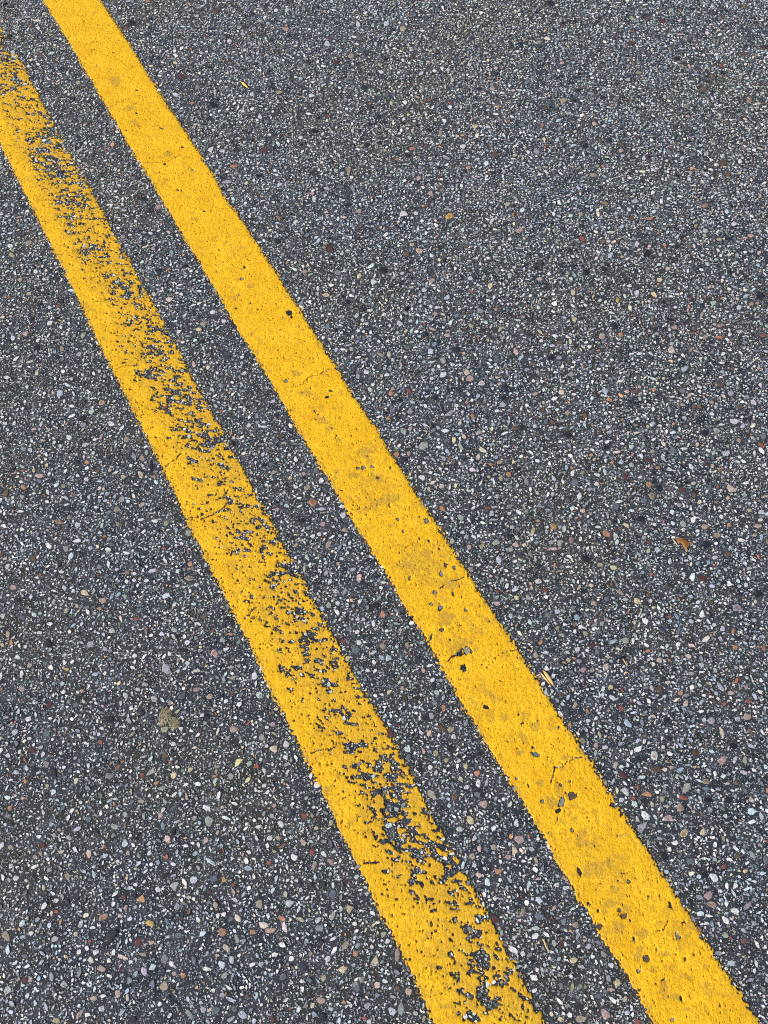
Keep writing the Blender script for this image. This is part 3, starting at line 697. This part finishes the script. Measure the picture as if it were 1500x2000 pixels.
(0, 1333): """645 215 76 54 10 D;590 348 36 38 R;500 355 25 22 W;905 98 56 56 H;735 75 42 34 60 L;965 275 50 50 T;1365 275 56 46 T;1185 190 44 32 -50 W;1215 200 42 46 D;1325 110 48 34 -40 W
1230 80 46 40 P*;85 290 42 46 H;165 215 42 34 W;175 327 36 28 W;308 335 25 25 W;355 412 30 28 W;275 480 52 46 H;440 445 28 28 V;95 525 48 38 60 L;1018 358 42 30 30 W;970 430 46 52 N;835 540 30 36 R
640 550 62 40 20 G;915 590 36 30 O;1160 595 36 36 W;1210 732 58 42 15 W;45 675 46 30 W;60 735 28 36 O;255 760 46 25 70 W;150 580 36 30 O;735 770 42 36 E;830 695 46 30 T;965 695 46 25 70 H
590 768 36 22 -60 W;675 845 52 46 H;520 805 46 42 B;730 940 58 48 -60 L;520 1000 54 42 60 K;985 920 60 40 60 K;1225 810 82 46 80 V;1140 795 36 42 V;940 780 36 36 P;315 895 30 30 H;345 860 30 30 P
405 910 46 34 V;65 965 58 30 T;205 1020 36 36 P;240 1000 30 36 P;265 1000 25 25 W;95 1145 46 34 -20 W;65 1075 42 34 -40 W;155 1160 25 30 W;165 1195 25 36 W;255 1205 46 24 80 Y;395 1140 50 34 60 T
290 1095 42 34 V;690 1045 30 22 W;750 1000 30 36 P;815 1015 52 30 75 E;550 1125 50 34 70 L;670 1160 20 20 W;745 1140 42 20 -70 Y;1135 1160 60 46 70 L;1020 1190 62 42 -60 V;925 1215 48 34 50 W
970 1130 74 40 -35 D;1255 1150 52 50 B;1315 1158 46 46 X;1365 1185 28 36 R;830 1265 66 58 O;720 1260 42 40 M;1375 1275 48 28 35 W;1035 1315 46 52 V;1230 1225 30 30 M;550 1300 30 25 E;330 1280 42 36 W
1165 1390 46 32 60 W;1350 1390 36 42 B;475 1415 52 36 -75 L;880 1410 60 58 X;655 1475 86 84 D;810 1520 66 46 -65 M;1300 1460 78 62 -55 O;1325 1550 70 40 60 K;1050 1480 52 52 B;445 1475 50 34 -70 Y
40 1490 82 52 60 T;320 1505 46 46 H;180 1470 30 28 W;560 1580 46 36 W;835 1593 52 28 P;725 1610 72 34 25 K;600 1680 56 50 P;385 1605 30 25 Y;985 1490 30 30 W;1215 1585 42 30 -60 L;1480 1465 42 42 O
1390 1500 60 34 70 V;1205 1675 62 34 -10 W;1315 1720 62 50 -60 V;845 1700 78 46 70 L;965 1780 72 68 -30 T;1020 1705 42 46 P;1075 1715 46 42 O;145 1745 42 36 M;180 1740 46 30 -70 P;45 1800 72 50 -70 H
375 1770 50 42 V;555 1850 52 44 -20 T;690 1820 42 42 P;680 1860 25 25 W;1300 1830 36 36 V;595 1910 50 36 60 L;465 1945 66 38 -50 P;1265 1920 72 50 20 B;1190 1920 42 46 V;1375 1910 46 46 B
1110 1940 92 40 65 V;1420 1950 62 58 L;335 1980 66 40 T;780 1970 58 60 D;270 1900 70 22 75 H;960 1620 60 56 G;440 130 50 40 B;275 300 50 40 B;330 1340 30 26 R;130 40 44 40 P;480 50 40 32 P;1150 45 50 36 P;850 10 40 30 V
""",
(500, 1333): """110 390 52 60 K;180 365 52 44 W;35 320 50 46 E;100 245 46 34 P;65 265 30 22 W;1100 150 36 46 O;1015 298 38 46 Y;935 145 46 25 W;940 180 25 22 W;890 390 42 52 L;890 440 36 42 B;930 415 25 28 W
1055 420 36 42 T*;1140 270 52 46 T;785 290 70 50 50 M;1030 655 66 52 60 T;1235 615 42 36 W;1330 710 58 54 P;1255 810 60 50 60 Y;1195 860 42 46 H;1165 670 42 50 N;1200 570 36 36 K;1295 535 52 40 50 O
1350 590 56 26 -70 L;1450 685 28 30 W;1350 980 62 36 60 B;1390 965 50 40 60 T;1265 1015 50 34 70 T;1475 1025 46 46 P;1280 910 42 30 -60 W;1420 1105 52 46 O;1280 1070 30 30 W;1400 1385 72 58 50 M
1160 1030 42 52 G;280 780 46 42 R;355 850 30 30 Y;440 825 42 46 T;330 995 46 44 R;395 1005 58 44 40 W;120 1045 30 30 L;75 1055 42 30 R;435 1050 56 36 50 P;200 1290 66 46 -20 L;545 1330 60 60 Y
450 1240 62 60 B;365 1390 52 36 -55 L;372 1440 52 48 V;450 1370 60 36 -60 E;265 1390 72 36 40 K;150 1380 52 42 O;90 1455 70 50 P;20 1300 72 46 80 T;455 1500 50 28 -30 W;525 1540 60 40 -60 T
580 1590 42 42 O;680 1550 40 30 35 W;750 1475 52 36 -70 T;420 1615 52 36 -70 L;210 1615 36 42 W;510 1680 56 50 Y;400 1730 62 44 -60 T;160 1725 62 50 B;710 1775 60 44 50 K;755 1750 46 30 W;590 1790 46 46 B
800 1925 62 48 60 L;660 1985 44 34 -40 W;515 1870 28 30 O;330 1890 42 30 -60 Y;440 1915 36 30 L;380 1860 60 50 50 P;635 1965 42 32 R;95 1970 62 36 80 M;830 1790 42 46 N;390 1960 82 70 D;650 1240 30 42 H
80 910 42 40 W;130 910 36 36 T;205 910 30 28 L;30 1650 42 36 H;270 1750 40 36 W;1060 60 34 30 H;860 35 34 30 P;780 55 34 34 Y;990 210 40 30 D;1090 740 44 36 D;330 1180 40 36 D;1310 420 40 30 D
""",
(1000, 1333): """580 25 36 42 Y;640 150 42 36 R;645 45 22 30 R;585 85 60 30 25 L;865 40 52 46 N;985 65 36 30 O;1020 120 46 34 30 K*;1280 62 46 36 K;1385 110 36 36 R;1375 200 52 42 P;1325 212 42 46 L;1170 220 52 56 H
745 120 42 28 40 W;370 130 36 42 K*;330 85 50 28 -50 L;340 245 30 36 O;515 305 58 28 60 T;495 365 30 42 P;410 340 46 42 T*;838 430 64 54 40 W*;845 510 72 54 N*;605 485 56 40 -70 K;650 545 62 44 45 M
545 580 46 30 60 T;665 635 80 34 50 W;795 655 68 48 O;1020 620 84 52 -80 E;1005 675 70 34 25 R;990 735 58 54 T*;880 685 36 46 T;820 715 30 42 K;720 715 42 42 L;710 680 25 30 R;920 795 64 46 20 P
760 850 72 52 -20 V;1005 885 66 56 -60 Y*;1120 875 46 36 -60 Y;1160 745 64 36 55 V;1250 780 42 42 L;1135 580 42 42 T*;1235 550 42 36 L;1260 592 36 22 K;1355 525 52 34 20 W;1305 455 66 34 -70 W
1365 460 42 52 E;1230 460 62 58 P;935 498 42 30 P;890 1020 72 48 75 D;1040 1045 66 54 B;1240 1080 50 36 70 R;1315 1018 46 42 N;1460 785 62 34 70 L;1355 990 46 25 60 W;1365 1105 42 30 Y;1150 1250 66 60 P
1170 1300 66 50 P*;1305 1335 60 50 20 W;1220 1220 36 30 W;1380 1310 60 40 -60 V;1360 1510 52 58 N;1250 1480 56 50 E;1095 1450 42 52 O;1280 1495 30 30 R;1415 1410 42 34 V;450 1545 42 52 L;290 1540 46 30 80 M
360 1628 60 50 Y;65 1590 42 42 W;580 1655 52 46 W;540 1595 54 36 35 E;620 1760 62 46 70 Y;550 1940 72 62 60 P;675 1935 36 42 L;580 1800 52 34 P;265 1185 46 46 W*;45 920 62 58 P;15 985 46 50 K;60 1350 60 40 -70 T
370 1420 52 44 T;405 1970 72 58 T;285 1975 50 36 Y;1270 1750 56 30 L;1280 1640 52 40 L;1420 1690 36 36 W;735 1985 46 42 R;1485 1040 36 52 B;920 330 44 36 D;1270 690 50 44 D;1130 1130 44 50 D;1050 1290 34 46 D;500 1840 60 44 B;160 1370 60 50 B
""",
}

listed = []                                       # centre, axis a, axis b, colour code, stained core
def add_listed(px, py, rx, ry, ang, code, core=False):
    c, s_ = math.cos(R(ang)), math.sin(R(ang))
    x, y = ground(px, py)
    ax, ay = ground(px + rx * c, py + rx * s_)
    bx, by = ground(px - ry * s_, py + ry * c)
    listed.append((float(x), float(y), ax - x, ay - y, bx - x, by - y, code, core))

for (ox, oy), txt in TILES.items():
    for r in rows(txt):
        x, y, w, h = map(float, r[:4])
        ang = float(r[4]) if len(r) == 6 else 0.0
        code = r[-1]
        add_listed(ox + x / 3, oy + y / 3, w / 6 * 0.95, h / 6 * 0.95, ang, code[0], code.endswith('*'))
for r in rows(HOLES_R):
    if r[5] != '-':
        x, y, rx, ry, a = map(float, r[:5])
        add_listed(x, y, rx * 1.1, ry * 1.1, a, r[5])

def stone_colors(n, kind, x=None, y=None):
    """random natural colours; kind 0 tiny grains, 1 small, 2 large"""
    r = rng.random(n)
    base = np.empty((n, 3))
    names = {0: ['W', 'H', 'G', 'V', 'L', 'T', 'K', 'D', 'B', 'O', 'N'], 1: ['W', 'H', 'G', 'V', 'L', 'T', 'P', 'K', 'D', 'B', 'O', 'N', 'E', 'Y', 'R'],
             2: ['W', 'H', 'G', 'V', 'L', 'T', 'P', 'K', 'D', 'B', 'O', 'N', 'E', 'Y', 'M']}[kind]
    wts = {0: [.32, .20, .17, .07, .11, .03, .02, .06, .03, .006, .006], 1: [.33, .12, .20, .04, .08, .04, .025, .03, .06, .03, .010, .02, .02, .010, .004],
           2: [.13, .12, .13, .08, .08, .09, .07, .06, .07, .05, .03, .04, .04, .02, .01]}[kind]
    w = np.cumsum(np.array(wts) / sum(wts))
    k = np.searchsorted(w, r).clip(0, len(names) - 1)
    base = np.array([PAL[q] for q in names])[k]
    # road dust tints broad areas olive brown, others stay cool
    m = sstep(-0.35, 0.35, fbm(x * 4.2 + 3, y * 4.2, 120, 3) + 0.45 * np.exp(-((to_st(x, y)[1] - 0.03) / 0.22) ** 2) - 0.12)[:, None]
    tint = (1 - m) * np.array([0.93, 1.01, 1.09]) + m * np.array([0.99, 1.02, 0.93])
    base = base * 1.22
    v = np.exp(rng.normal(0, 0.42 if kind else 0.48, (n, 1)))
    return np.clip(base * v * tint * np.exp(rng.normal(0, 0.035, (n, 3))), 0.008, 0.80)

def stones(cx, cy, ax, ay, bx, by, top, col, nv, rings, core=None):
    """many stones at once. rings: list of (radius factor, height factor, drop) from outside in; a centre vertex closes the top.
    Returns V (n,k,3), T (m,3) for one stone, C (n,k,3)"""
    n = len(cx)
    ph = (np.arange(nv)[None] + rng.uniform(-0.32, 0.32, (n, nv))) / nv * 2 * math.pi + rng.uniform(0, 6.28, (n, 1))
    # angular outline: a few corners pushed out or cut off
    nk = 5
    thk = (np.arange(nk)[None] + rng.uniform(-0.42, 0.42, (n, nk))) / nk * 2 * math.pi
    dk = rng.uniform(0.55, 1.02, (n, nk))
    cs = np.cos(ph[:, :, None] - thk[:, None, :])
    rad = np.where(cs > 0.15, dk[:, None, :] / np.maximum(cs, 0.15), 9).min(2)
    rad = np.clip(rad, 0.5, 1.30) * rng.uniform(0.90, 1.08, (n, nv))
    tiltx, tilty = rng.normal(0, 0.22, (n, 1)), rng.normal(0, 0.22, (n, 1))
    Vs, Cs = [], []
    jit = 1 + rng.normal(0, 0.05, (n, nv))
    for k, (rf, hf, dz) in enumerate(rings):
        rr = rad * rf * (jit if k else 1)
        u, v = np.cos(ph) * rr, np.sin(ph) * rr
        x = cx[:, None] + ax[:, None] * u + bx[:, None] * v
        y = cy[:, None] + ay[:, None] * u + by[:, None] * v
        z = top[:, None] * hf * (1 + tiltx * u + tilty * v) - dz + (rng.normal(0, 0.06, (n, nv)) * top[:, None] if k else 0)
        Vs.append(np.stack([x, y, z], -1))
        shade = np.exp(rng.normal(0, 0.07, (n, nv, 1)))
        c = col[:, None, :] * shade
        if k == 0 and len(rings) > 1:                # sides still coated with binder
            c = 0.35 * c + 0.65 * np.array([0.03, 0.03, 0.032])
        Cs.append(c)
    cz = top * rings[-1][1] * 1.06 - rings[-1][2]
    ox, oy = rng.normal(0, 0.2, n), rng.normal(0, 0.2, n)
    Vs.append(np.stack([cx + ax * ox + bx * oy, cy + ay * ox + by * oy, cz], -1)[:, None])
    cc = col.copy()
    if core is not None:
        cc = np.where(core[:, None], cc * np.array([0.62, 0.36, 0.18]), cc)
    Cs.append(cc[:, None])
    T = []
    for k in range(len(rings) - 1):
        for q in range(nv):
            a, b = k * nv + q, k * nv + (q + 1) % nv
            T += [(a, b, b + nv), (a, b + nv, a + nv)]
    k = len(rings) - 1
    for q in range(nv):
        T.append((k * nv + q, k * nv + (q + 1) % nv, (k + 1) * nv))
    return np.concatenate(Vs, 1), np.array(T), np.concatenate(Cs, 1)

def flatten(V, T, C):
    n, k, _ = V.shape
    return V.reshape(-1, 3), (T[None] + (np.arange(n) * k)[:, None, None]).reshape(-1, 3), C.reshape(-1, 3)

# occupancy raster of the patch, 1 mm
RX0, RY0 = -PATCH_HX, PATCH_CY - PATCH_HY
CR = 0.001
occ = np.zeros((int(2 * PATCH_HX / CR) + 2, int(2 * PATCH_HY / CR) + 2), bool)

def occupied(x, y):
    i = np.clip(((x - RX0) / CR).astype(int), 0, occ.shape[0] - 1)
    j = np.clip(((y - RY0) / CR).astype(int), 0, occ.shape[1] - 1)
    return occ[i, j]

def occupy(x, y, r):
    for a, b, q in zip(x, y, r):
        i, j, k = int((a - RX0) / CR), int((b - RY0) / CR), max(int(round(q / CR)), 0)
        occ[max(i - k, 0):i + k + 1, max(j - k, 0):j + k + 1] = True

LARGE_RINGS = [(1.03, 0.0, 0.0006), (0.97, 0.62, 0.0), (0.74, 0.96, 0.0)]
A = np.array([[q[0], q[1], q[2], q[3], q[4], q[5]] for q in listed])
codes = [q[6] for q in listed]
cores = np.array([q[7] for q in listed])
cols = np.array([PAL[c] for c in codes])
cols = cols * 0.80 + cols.mean(1, keepdims=True) * 0.14
cols = cols * np.exp(rng.normal(0, 0.10, (len(codes), 1))) * np.exp(rng.normal(0, 0.04, (len(codes), 3)))
size = np.sqrt(np.hypot(A[:, 2], A[:, 3]) * np.hypot(A[:, 4], A[:, 5]))
keep = np.ones(len(listed), bool)
f = paint_at(A[:, 0], A[:, 1])
keep &= f < 0.5
top = np.clip(size * 0.14, 0.0006, 0.0013) * rng.uniform(0.7, 1.25, len(size))
order = np.argsort(-size)
order = order[keep[order]]
single, rest = order[:300], order[300:]
occupy(A[order, 0], A[order, 1], size[order] * 0.95)

GROUP = 'large stones set in the asphalt'
V, T, C = stones(*A[single].T, top[single], cols[single], 9, LARGE_RINGS, cores[single])
for k, q in enumerate(single):
    o3 = np.array([A[q, 0], A[q, 1], 0.0])
    me = mesh_from('stone', V[k] - o3, T, C[k], mat=M_stone)
    o = link('stone', me, road)
    o.location = o3

bulkV, bulkT, bulkC, off = [], [], [], 0
def bulk(V, T, C):
    global off
    v, t, c = flatten(V, T, C)
    bulkV.append(v); bulkT.append(t + off); bulkC.append(c)
    off += len(v)
bulk(*stones(*A[rest].T, top[rest], cols[rest], 9, LARGE_RINGS, cores[rest]))

def scatter(density, rlo, rhi, power, kind, nv, rings, hmul, hmax, inflate):
    area = 4 * PATCH_HX * PATCH_HY
    n = int(area * density)
    x = rng.uniform(-PATCH_HX, PATCH_HX, n)
    y = rng.uniform(PATCH_CY - PATCH_HY, PATCH_CY + PATCH_HY, n)
    q = rng.random(n) ** power
    r = rlo + (rhi - rlo) * q
    # keep only what the photo, or a step to the side of it, can see
    depth = (y - 0) * math.cos(PITCH) + H * math.sin(PITCH)
    lim = depth * (750 / FPX) + 0.05 + FEATHER * rng.random(n)
    lim = np.where(np.abs(y - PATCH_CY) < PATCH_HY - FEATHER * rng.random(n), lim, -1)
    # stones lie in clusters; binder-rich spots between them
    clump = 0.72 + 0.55 * fbm(x * 60, y * 60, 90 + kind, 2) + 0.16 * fbm(x * 13, y * 13, 95, 2)
    ok = (rng.random(n) < clump) & (np.abs(x) < lim) & (paint_at(x, y) < -0.3 * (r * 1000) ** 0.5) & ~occupied(x, y)
    x, y, r = x[ok], y[ok], r[ok]
    o = np.argsort(-r)
    x, y, r = x[o], y[o], r[o]
    if inflate:
        good = np.ones(len(x), bool)
        for k in range(len(x)):
            i, j, w = int((x[k] - RX0) / CR), int((y[k] - RY0) / CR), max(int(r[k] * inflate / CR), 0)
            sl = (slice(max(i - w, 0), i + w + 1), slice(max(j - w, 0), j + w + 1))
            if occ[sl].any():
                good[k] = False
            else:
                occ[sl] = True
        x, y, r = x[good], y[good], r[good]
    n = len(x)
    el = rng.uniform(1.0, 2.3, n) ** 0.5
    a = rng.uniform(0, math.pi, n)
    ax, ay = np.cos(a) * r * el, np.sin(a) * r * el
    bx, by = -np.sin(a) * r / el, np.cos(a) * r / el
    tp = np.minimum(r * hmul, hmax) * rng.uniform(0.6, 1.3, n)
    bulk(*stones(x, y, ax, ay, bx, by, tp, stone_colors(n, kind, x, y), nv, rings))
    return n

n2 = scatter(600, 0.0042, 0.0062, 2.0, 2, 9, LARGE_RINGS, 0.16, 0.0013, 1.05)
n1 = scatter(10500, 0.0023, 0.0043, 1.9, 1, 7, [(1.03, 0.0, 0.0004), (0.88, 0.95, 0.0)], 0.30, 0.0013, 1.0)
n0 = scatter(90000, 0.0012, 0.0025, 1.3, 1, 5, [(1.0, 0.0, 0.0003), (0.84, 0.9, 0.0)], 0.42, 0.0012, 0.8)
nt_ = scatter(118000, 0.0007, 0.0014, 1.0, 0, 4, [(1.0, 0.0, 0.0002)], 0.7, 0.0009, 0)
ag_me = mesh_from('aggregate', np.concatenate(bulkV), np.concatenate(bulkT), np.concatenate(bulkC), mat=M_stone)
ag = tag(link('aggregate', ag_me, road), 'small mixed stones and grains set in the asphalt', kind='stuff')
print('stones', len(single), len(rest), n2, n1, n0, nt_, 'tris', len(ag_me.polygons))

# ------------------------------------------------------------------ litter lying on the road
def spindle(path, width, height, z, nv=10, flat=0.35, wob=0.0, seed=0):
    """closed body along a ground path [(x,y,lift)], half-widths and heights per point; cross-section a flattened ellipse"""
    rg = np.random.default_rng(seed)
    P = np.array(path, float)
    n = len(P)
    V, T = [], []
    for k in range(n):
        d = P[min(k + 1, n - 1), :2] - P[max(k - 1, 0), :2]
        d = d / np.linalg.norm(d)
        nrm = np.array([-d[1], d[0]])
        for q in range(nv):
            a = 2 * math.pi * q / nv
            w = width[k] * math.cos(a) * (1 + rg.normal(0, wob))
            hh = height[k] * math.sin(a)
            hh = hh if hh > 0 else hh * flat
            V.append((P[k, 0] + nrm[0] * w, P[k, 1] + nrm[1] * w, z + P[k, 2] + height[k] * flat + hh * (1 + rg.normal(0, wob))))
    for k in range(n - 1):
        for q in range(nv):
            a, b = k * nv + q, k * nv + (q + 1) % nv
            T += [(a, a + nv, b + nv), (a, b + nv, b)]
    V += [tuple(np.mean(V[:nv], 0)), tuple(np.mean(V[-nv:], 0))]
    c0, c1 = len(V) - 2, len(V) - 1
    for q in range(nv):
        T.append((c0, q, (q + 1) % nv))
        T.append((c1, (n - 1) * nv + (q + 1) % nv, (n - 1) * nv + q))
    V = np.array(V)
    return V, np.array(T)

def px_path(pts, lifts=None, sub=4):
    """photo pixels -> smoothed ground path"""
    p = np.array(pts, float)
    t = np.arange(len(p))
    tt = np.linspace(0, len(p) - 1, (len(p) - 1) * sub + 1)
    x, y = ground(np.interp(tt, t, p[:, 0]), np.interp(tt, t, p[:, 1]))
    lf = np.interp(tt, t, lifts) if lifts is not None else np.zeros(len(tt))
    return np.stack([x, y, lf], 1)

def part(name, V, T, mat, parent, org):
    me = mesh_from(name, V - org, T, smooth=True, mat=mat)
    return link(name, me, parent)

def thing(name, px, py, label, cat):
    x, y = ground(px, py)
    e = bpy.data.objects.new(name, None)
    e.empty_display_size = 0.01
    e.location = (float(x), float(y), 0.0)
    sc.collection.objects.link(e)
    tag(e, label, cat)
    return e, np.array([float(x), float(y), 0.0])

def prof(n, a, pw=0.6, lo=0.12):
    q = np.linspace(0, 1, n)
    return np.maximum(a * np.sin(math.pi * np.clip(q, 0.0, 1.0)) ** pw, a * lo)

M_husk = mat_plant('straw_husk', (0.70, 0.47, 0.19), (0.52, 0.29, 0.09), 900.0, 0.5, stretch=R(50))
M_seed = mat_plant('yellow_seed', (0.80, 0.60, 0.12), (0.70, 0.46, 0.06), 700.0, 0.5)
M_leaf = mat_plant('brown_leaf', (0.27, 0.11, 0.018), (0.13, 0.05, 0.011), 240.0, 0.55)
M_leaf2 = mat_plant('tan_leaf', (0.36, 0.20, 0.05), (0.24, 0.12, 0.028), 240.0, 0.6)
M_straw = mat_plant('dry_straw', (0.52, 0.43, 0.24), (0.36, 0.29, 0.15), 420.0, 0.7)
M_moss = mat_plant('dry_moss', (0.26, 0.22, 0.14), (0.17, 0.145, 0.09), 380.0, 0.85)

# split husk beside the right line
e, org = thing('seed_husk', 1069, 1326, 'straw coloured seed husk split lengthwise, lying just right of the right yellow line', 'seed husk')
for k, (pts, w) in enumerate((([(1060.5, 1310), (1067, 1319), (1074, 1329), (1081, 1340)], 3.7), ([(1054.5, 1313.5), (1060.5, 1321), (1067.5, 1329.5), (1075, 1338.5)], 1.9))):
    P = px_path(pts, [0.0002, 0.0005, 0.0004, 0.0], 5)
    n = len(P)
    sc_ = px_scale(1068, 1325)
    V, T = spindle(P, prof(n, w * sc_, 0.55), prof(n, w * sc_ * 1.15, 0.5), 0.0012, 12)
    part('husk_half', V, T, M_husk, e, org)

# small yellow seed near the top
e, org = thing('seed', 477, 167, 'tiny bright yellow seed on the asphalt right of both lines, near the top', 'seed')
P = px_path([(471.5, 161), (476, 166), (480, 169.5), (485, 173)], [0, 0.0004, 0.0004, 0], 4)
n = len(P); s_ = px_scale(477, 167)
V, T = spindle(P, prof(n, 2.6 * s_, 0.6), prof(n, 2.4 * s_, 0.6), 0.0011, 10)
part('seed_body', V, T, M_seed, e, org)
P = px_path([(484, 172), (487, 175)], None, 4); n = len(P)
V, T = spindle(P, np.full(n, 0.6 * s_), np.full(n, 0.6 * s_), 0.0011, 6)
part('seed_tip', V, T, M_straw, e, org)

# curled brown leaf scrap
e, org = thing('leaf_scrap', 1336, 1063, 'curled rust brown scrap of dry leaf lying alone at the right side', 'leaf')
s_ = px_scale(1336, 1063)
P = px_path([(1322, 1055), (1330, 1057), (1338, 1062), (1346, 1067)], [0.0, 0.0012, 0.0014, 0.0004], 5); n = len(P)
V, T = spindle(P, np.interp(np.linspace(0, 1, n), [0, .1, .5, .85, 1], [4.2, 6.2, 6.6, 6.6, 5.2]) * s_, np.interp(np.linspace(0, 1, n), [0, .2, .6, 1], [0.8, 2.0, 2.2, 1.0]) * s_, 0.0012, 14, 0.2, 0.06, 3)
part('leaf_blade', V, T, M_leaf, e, org)
P = px_path([(1334, 1064), (1338, 1070), (1342, 1077)], [0.0004, 0.0006, 0.0], 5); n = len(P)
V, T = spindle(P, np.interp(np.linspace(0, 1, n), [0, .4, 1], [2.8, 4.2, 1.4]) * s_, np.interp(np.linspace(0, 1, n), [0, .4, 1], [1.5, 2.0, 0.8]) * s_, 0.0012, 12, 0.25, 0.06, 4)
part('leaf_fold', V, T, M_leaf2, e, org)
P = px_path([(1344, 1063), (1348, 1061), (1351, 1062)], [0.0006, 0.0004, 0.0], 5); n = len(P)
V, T = spindle(P, np.interp(np.linspace(0, 1, n), [0, .5, 1], [3.4, 3.0, 1.2]) * s_, np.full(n, 1.1 * s_), 0.0012, 10, 0.25, 0.08, 5)
part('leaf_corner', V, T, M_leaf2, e, org)
P = px_path([(1312, 1052), (1316, 1057), (1320, 1062), (1324, 1068)], [0.0, 0.0003, 0.0003, 0], 4); n = len(P)
V, T = spindle(P, prof(n, 1.7 * s_, 0.6), prof(n, 1.0 * s_, 0.6), 0.0011, 8)
part('stalk', V, T, M_straw, e, org)

# bits of dry straw
for (pts, w, lab) in (([(1061, 1834), (1063.5, 1841), (1067, 1850), (1073, 1859)], 2.2, 'short pale curved piece of dry straw between the two lines near the bottom'),
                      ([(1216.5, 1287), (1219, 1292), (1222, 1297), (1225, 1301)], 1.6, 'tiny thin shred of pale dry grass right of the right line, above the middle stones')):
    mx, my = np.mean(pts, 0)
    e, org = thing('straw', mx, my, lab, 'straw')
    s_ = px_scale(mx, my)
    P = px_path(pts, [0, 0.0005, 0.0004, 0], 5); n = len(P)
    V, T = spindle(P, np.interp(np.linspace(0, 1, n), [0, .12, .5, 1], [1.5, .8, .9, .8]) * w * s_, np.interp(np.linspace(0, 1, n), [0, .5, 1], [.6, .7, .5]) * w * s_, 0.0010, 9, 0.3, 0.05, 8)
    part('stalk', V, T, M_straw, e, org)
    off2 = np.array(pts[1:3], float) + np.array([2.6, -1.5])
    P = px_path([tuple(off2[0]), tuple(off2[1]), (pts[2][0] + 3.0, pts[2][1] + 3.5)], [0, 0.0003, 0], 4); n = len(P)
    V, T = spindle(P, prof(n, 0.7 * s_, 0.6), prof(n, 0.6 * s_, 0.6), 0.0010, 7)
    part('fibre', V, T, M_straw, e, org)

# dry moss tuft, low fibres over a crumbly base
e, org = thing('dry_moss', 325, 1400, 'small tan tuft of dried moss at the left, below the middle of the photo', 'moss')
rg = np.random.default_rng(5)
VV, TT, o2 = [], [], 0
for k in range(150):
    lobe = rg.random() < 0.62
    cxp, cyp, rx, ry = (323, 1398, 12, 14) if lobe else (341, 1412, 11, 9)
    a, q = rg.uniform(0, 6.28), rg.random() ** 0.6
    bx_, by_ = cxp + rx * q * math.cos(a), cyp + ry * q * math.sin(a)
    b = rg.uniform(0, 6.28)
    L = rg.uniform(2, 5)
    P = px_path([(bx_, by_), (bx_ + L * math.cos(b), by_ + L * math.sin(b))], [0.0, rg.uniform(0, 0.0015)], 3)
    n = len(P)
    w_ = rg.uniform(0.35, 0.8) * 0.0008
    v, t = spindle(P, np.full(n, w_), np.full(n, w_), rg.uniform(0.0002, 0.0009), 5)
    VV.append(v); TT.append(t + o2); o2 += len(v)
fo = part('fibres', np.concatenate(VV), np.concatenate(TT), M_moss, e, org)
fo['kind'] = 'stuff'
VV, TT, o2 = [], [], 0
for (cxp, cyp, rx, ry) in ((323, 1398, 12, 14), (341, 1412, 11, 9)):
    P = px_path([(cxp - rx, cyp - 3), (cxp, cyp), (cxp + rx, cyp + 3)], [0, 0.0002, 0], 6)
    n = len(P)
    v, t = spindle(P, prof(n, ry * 0.0009, 0.5), prof(n, 0.0009, 0.5), 0.0, 14, 0.2, 0.14, 9)
    VV.append(v); TT.append(t + o2); o2 += len(v)
part('base', np.concatenate(VV), np.concatenate(TT), M_moss, e, org)
